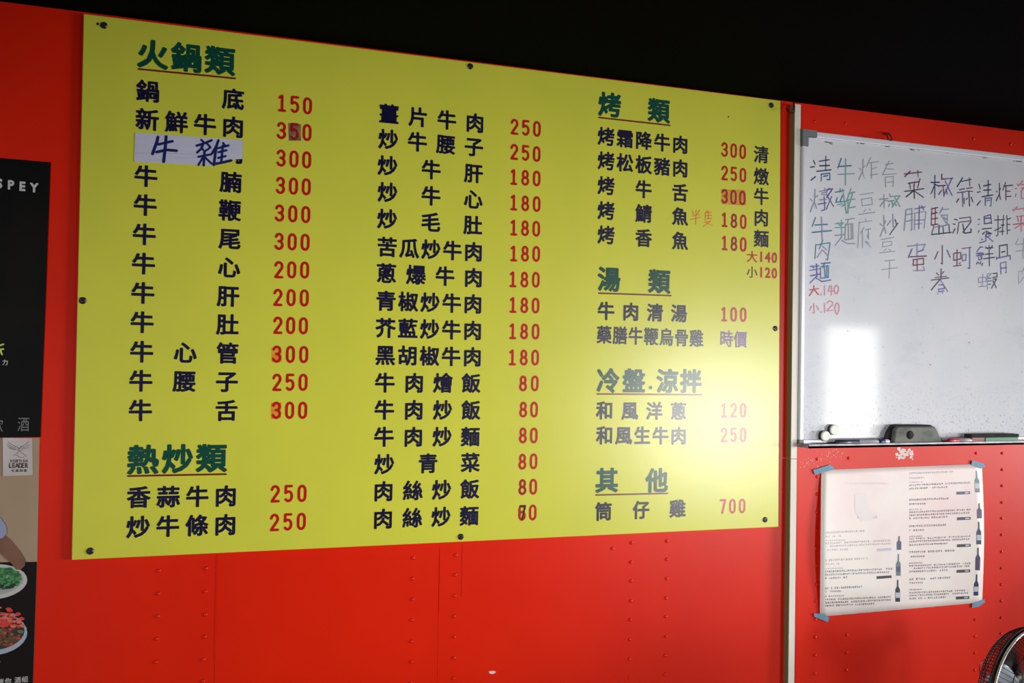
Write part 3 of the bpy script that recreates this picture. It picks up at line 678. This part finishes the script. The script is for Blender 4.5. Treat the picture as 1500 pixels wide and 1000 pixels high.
for ch, x, y in (('魅', -5, 530), ('力', 7.5, 530.5)):
    p = W(x, y, D2); q = MB(); put_glyph(q, ch, p.x, p.z, .012, .013, D2, M_silv, .01); q.build('poster_character', pb)
q = MB(); M_lime = mat('lime_print', rgb(196, 214, 96), .4)
for st in ([(-14, 510), (5, 504)], [(-10, 514), (5, 511)], [(-6, 520), (0, 512), (3, 519)], [(-14, 518), (-2, 514)]):
    pw = [W(*p, D2) for p in st]; q.stroke([(p.x, p.z) for p in pw], .0034, D2, M_lime)
q.build('lime_lettering', pb, label='lime green brush lettering cut by the frame edge')
# food poster
M_bei = mat('beige_poster_print', rgb(164, 138, 114), .5, noise=(5, rgb(154, 130, 102), .4, .7)); M_ptab = mat('dark_table_print', rgb(26, 18, 17), .5, .12)
pf = thing('food_poster', 'food poster with a hand serving greens and red dish below the black poster', 'poster', (W(0, 1000).x-.1, 0, W(0, 1030).z))
q = MB(); q.slab_px([(xl, 642), (58, 641), (54.5, 822), (47, 1040), (xl, 1048)], .0003, .0014, M_bei); q.build('sheet', pf, fixn=True)
D3 = .0018
def fpoly(name, pts, m, d, lab=None):
    q = MB(); q.flat_px(pts, d, m); return q.build(name, pf, label=lab)
fpoly('printed_table', [(xl, 826), (54.2, 822.5), (47, 1039), (xl, 1047)], M_ptab, D3)
def ell(cx, cy, rx, ry, a0=0, a1=360, n=28, rot=0):
    return [(cx+rx*math.cos(math.radians(a0+(a1-a0)*i/n)), cy+ry*math.sin(math.radians(a0+(a1-a0)*i/n))+rot*math.cos(math.radians(a0+(a1-a0)*i/n))) for i in range(n)]
fpoly('printed_plate', ell(-12, 852, 52, 26, rot=-3), mat('plate_print', rgb(186, 186, 182), .4), D3+.0003)
fpoly('printed_plate_well', ell(-12, 851, 46, 21, rot=-3), mat('plate_shade_print', rgb(160, 162, 156), .4), D3+.0005)
M_leaf = [mat('leaf_print', rgb(30, 98, 50), .4), mat('leaf_print_light', rgb(62, 140, 78), .4), mat('leaf_print_dark', rgb(14, 44, 26), .4)]
q = MB()
for k in range(420):
    x = random.uniform(-26, 30); y = random.uniform(832, 862); 
    if (x+2)**2/32**2+(y-847)**2/17**2 > 1: continue
    r = random.uniform(1.4, 3.6); a = random.uniform(0, 3)
    q.flat_px(ell(x, y, r, r*.6, a*57, a*57+360, 6), D3+.0007+k*3e-6, M_leaf[2] if y > 854 and random.random() < .7 else random.choice(M_leaf[:2]))
q.build('printed_greens', pf)['kind'] = 'stuff'
fpoly('printed_arm', [(-30, 770), (-4, 776), (4, 781), (16, 791), (30, 808), (37, 820), (36.5, 828), (30, 834.5), (24, 834), (14, 822), (-2, 808), (-30, 800)], mat('skin_print', rgb(126, 84, 62), .4, noise=(14, rgb(96, 60, 44), .4, .7)), D3+.0012)
fpoly('printed_sleeve', [(-30, 755), (0, 757), (9, 770), (10, 780), (4, 788), (-30, 790)], mat('sleeve_print', rgb(140, 148, 178), .4), D3+.0014)
fpoly('printed_bowl', ell(-14, 928, 54, 32, rot=-2), mat('bowl_print', rgb(160, 170, 190), .4), D3+.0003)
fpoly('printed_bowl_well', ell(-15, 925, 51, 28, rot=-2), mat('bowl_shade_print', rgb(52, 42, 44), .4), D3+.0005)
M_fd = [mat('red_food_print', rgb(206, 56, 48), .4), mat('pink_food_print', rgb(214, 110, 96), .4), mat('brown_food_print', rgb(96, 62, 36), .4), mat('olive_food_print', rgb(104, 112, 56), .4)]
q = MB()
for k in range(420):
    x = random.uniform(-40, 42); y = random.uniform(886, 952)
    if (x+10)**2/46**2+(y-918)**2/32**2 > 1: continue
    r = random.uniform(1.8, 5.0); a = random.uniform(0, 3)
    q.flat_px(ell(x, y, r, r*.55, a*57, a*57+360, 6), D3+.0007+k*3e-6, random.choice(M_fd[:2]+M_fd[:1]) if y < 920 else random.choice(M_fd[2:]+M_fd[:1]+M_fd[2:3]))
q.build('printed_red_dish', pf)['kind'] = 'stuff'
q = MB(); D4 = D3+.0003
for ch, x, y in (('你', 12, 997), ('酒', 26, 995.5), ('組', 36.5, 994.5), ('。', 2, 966), ('迷', 1, 998)):
    p = W(x, y, D4); put_glyph(q, ch, p.x, p.z, .0128, .0135, D4, M_silv, .012)
q.build('poster_lettering', pf)
# silver brand label hanging over the top of the food poster
q = MB(); M_lab = mat('silver_label_foil', rgb(200, 192, 190), .35, metal=.25, noise=(8, rgb(176, 168, 164), .35, .7))
q.slab_px([(4, 641), (47.5, 641.5), (48, 695.5), (4.5, 697)], D3, D3+.0012, M_lab); lb = q.build('silver_label', pf, label='small silver label with a bird emblem and black capitals', fixn=True)
D5 = D3+.0016; M_lk = mat('label_print', rgb(40, 34, 34), .5); M_lg = mat('label_emblem_print', rgb(128, 118, 118), .5); q = MB()
def word(mb, s, x0, x1, y, h, m, bold):
    for i, ch in enumerate(s):
        if ch == ' ': continue
        p = W(x0+(x1-x0)*(i+.5)/len(s), y, D5); put_glyph(mb, ch, p.x, p.z, h*.0013*.92, h*.0015*1.1, D5, m, bold, cx=.31, cz=.35)
word(q, 'SCOTTISH', 15, 40, 675, 5.2, M_lk, .03); word(q, 'LEADER', 13, 41, 681.5, 8.4, M_lk, .035)
for i in range(4): p = W(19+i*6, 689, D5); put_glyph(q, '仕高利達'[i], p.x, p.z, .0062, .0062, D5, M_lk, .02)
q.build('label_lettering', lb)
q = MB()                       # spread-winged bird above the lettering
for st in ([(12, 647), (17, 651), (24, 654), (29, 657)], [(11, 650), (17, 654), (23, 656)], [(11, 653), (17, 656), (23, 658)], [(13, 656), (19, 658), (25, 659)],
           [(42, 647), (37, 651), (31, 655), (28, 658)], [(43, 651), (37, 654), (32, 657)], [(42, 655), (36, 657), (30, 660)], [(26, 655), (28, 660), (25, 664), (20, 667)],
           [(28, 660), (33, 664), (39, 668)], [(29, 656), (31, 653), (34, 653)], [(24, 666), (30, 670), (36, 669)]):
    pw = [W(*p, D5) for p in st]; q.stroke([(p.x, p.z) for p in pw], .0011, D5, M_lg)
q.build('bird_emblem', lb)

# ------------------------------------------------------------------ the pedestal fan at the lower right
FC = Vector((2.278, -0.400, 0.618)); FN = Vector((.23, -.974, 0.0)).normalized(); FR = .172
fu = Vector((0, 0, 1)); fr = FN.cross(fu).normalized()
M_fb = mat('black_fan_wire', rgb(18, 18, 20), .4); M_chrome = mat('fan_rim_chrome', rgb(205, 205, 205), .25, metal=.6); M_blade = mat('pale_fan_blade', rgb(190, 200, 212), .3)
fan = thing('pedestal_fan', 'black pedestal fan with a wire cage, chrome rim and pale blades at the lower right', 'fan', (FC.x-FN.x*.10, FC.y-FN.y*.10, 0))
def fp(r, a, h): return FC + FN*h + (fr*math.cos(a)+fu*math.sin(a))*r
q = MB(); q.tube([fp(FR, 2*math.pi*k/48, 0) for k in range(49)], .0035, M_chrome, 8, False); q.build('rim', fan, True, label='chrome rim ring')
q = MB()
for k in range(90):
    a = 2*math.pi*k/90
    q.tube([fp(.04, a, .045), fp(FR*.55, a+.10, .043), fp(FR*.9, a+.2, .030), fp(FR, a+.22, .004)], .0009, M_fb, 4, False)
for r, h in ((FR*.55, .043), (FR*.9, .030)): q.tube([fp(r, 2*math.pi*k/48, h) for k in range(49)], .0012, M_fb, 5, False)
q.build('front_grille', fan)
q = MB()
for k in range(120):
    a = 2*math.pi*k/120
    q.tube([fp(FR, a, -.003), fp(FR*.985, a+.01, -.030), fp(FR*.88, a+.03, -.052), fp(FR*.45, a+.05, -.062), fp(.045, a+.06, -.062)], .0012, M_fb, 4, False)
for r, h in ((FR*.993, -.016), (FR*.985, -.030), (FR*.94, -.042), (FR*.88, -.052), (FR*.45, -.062)): q.tube([fp(r, 2*math.pi*k/48, h) for k in range(49)], .0014, M_fb, 5, False)
q.build('rear_grille', fan)
q = MB(); q.tube([fp(FR, 2*math.pi*k/48, -.008) for k in range(49)], .0045, M_fb, 8, False); q.build('rear_rim', fan, True)
q = MB(); q.lathe(FC+FN*.047, FN, [(-.002, .045), (.004, .044), (.007, .03)], M_fb, 24); q.build('badge', fan, True)
q = MB(); q.lathe(FC-FN*.045, FN, [(0, .03), (.05, .03), (.06, .02)], M_blade, 20); q.build('hub', fan, True)
for k in range(3):
    q = MB(); a0 = 2*math.pi*k/3+math.radians(28); g = []
    for i in range(7):
        r = .028+(.148-.028)*i/6; wdt = .35+.30*math.sin(math.pi*min(1, i/6*.8+.15))
        for j in range(6): t_ = j/5-.5; g.append(fp(r, a0+t_*wdt*.85+.10*i/6, -.022+t_*.034))
    q.add(g, [(i*6+j, i*6+j+1, (i+1)*6+j+1, (i+1)*6+j) for i in range(6) for j in range(5)], M_blade)
    o = q.build('blade', fan, True); so = o.modifiers.new('s', 'SOLIDIFY'); so.thickness = .002
q = MB(); q.lathe(FC-FN*.064, -FN, [(0, .040), (.006, .046), (.024, .044), (.034, .032), (.036, .01)], M_fb, 24); q.build('motor_housing', fan, True)
base = Vector((FC.x-FN.x*.085, FC.y-FN.y*.085, 0))
q = MB(); q.lathe((base.x, base.y, .02), (0, 0, 1), [(0, .016), (.30, .016), (.301, .011), (FC.z-.075, .011)], M_fb, 16); q.build('pole', fan, True)
q = MB(); q.lathe((base.x, base.y, 0), (0, 0, 1), [(0, .17), (.012, .17), (.024, .15), (.03, .03), (.05, .02)], M_fb, 32); q.build('base', fan, True)
q = MB(); q.tube([base+Vector((0, 0, .45)), base+Vector((-.03, .03, .50)), W(1446, 992, .30), W(1435, 985, .28), W(1435, 972, .26), W(1447, 962, .25), base+Vector((-.03, .03, .58))], .0012, M_fb, 6, False); q.build('cord', fan, True)
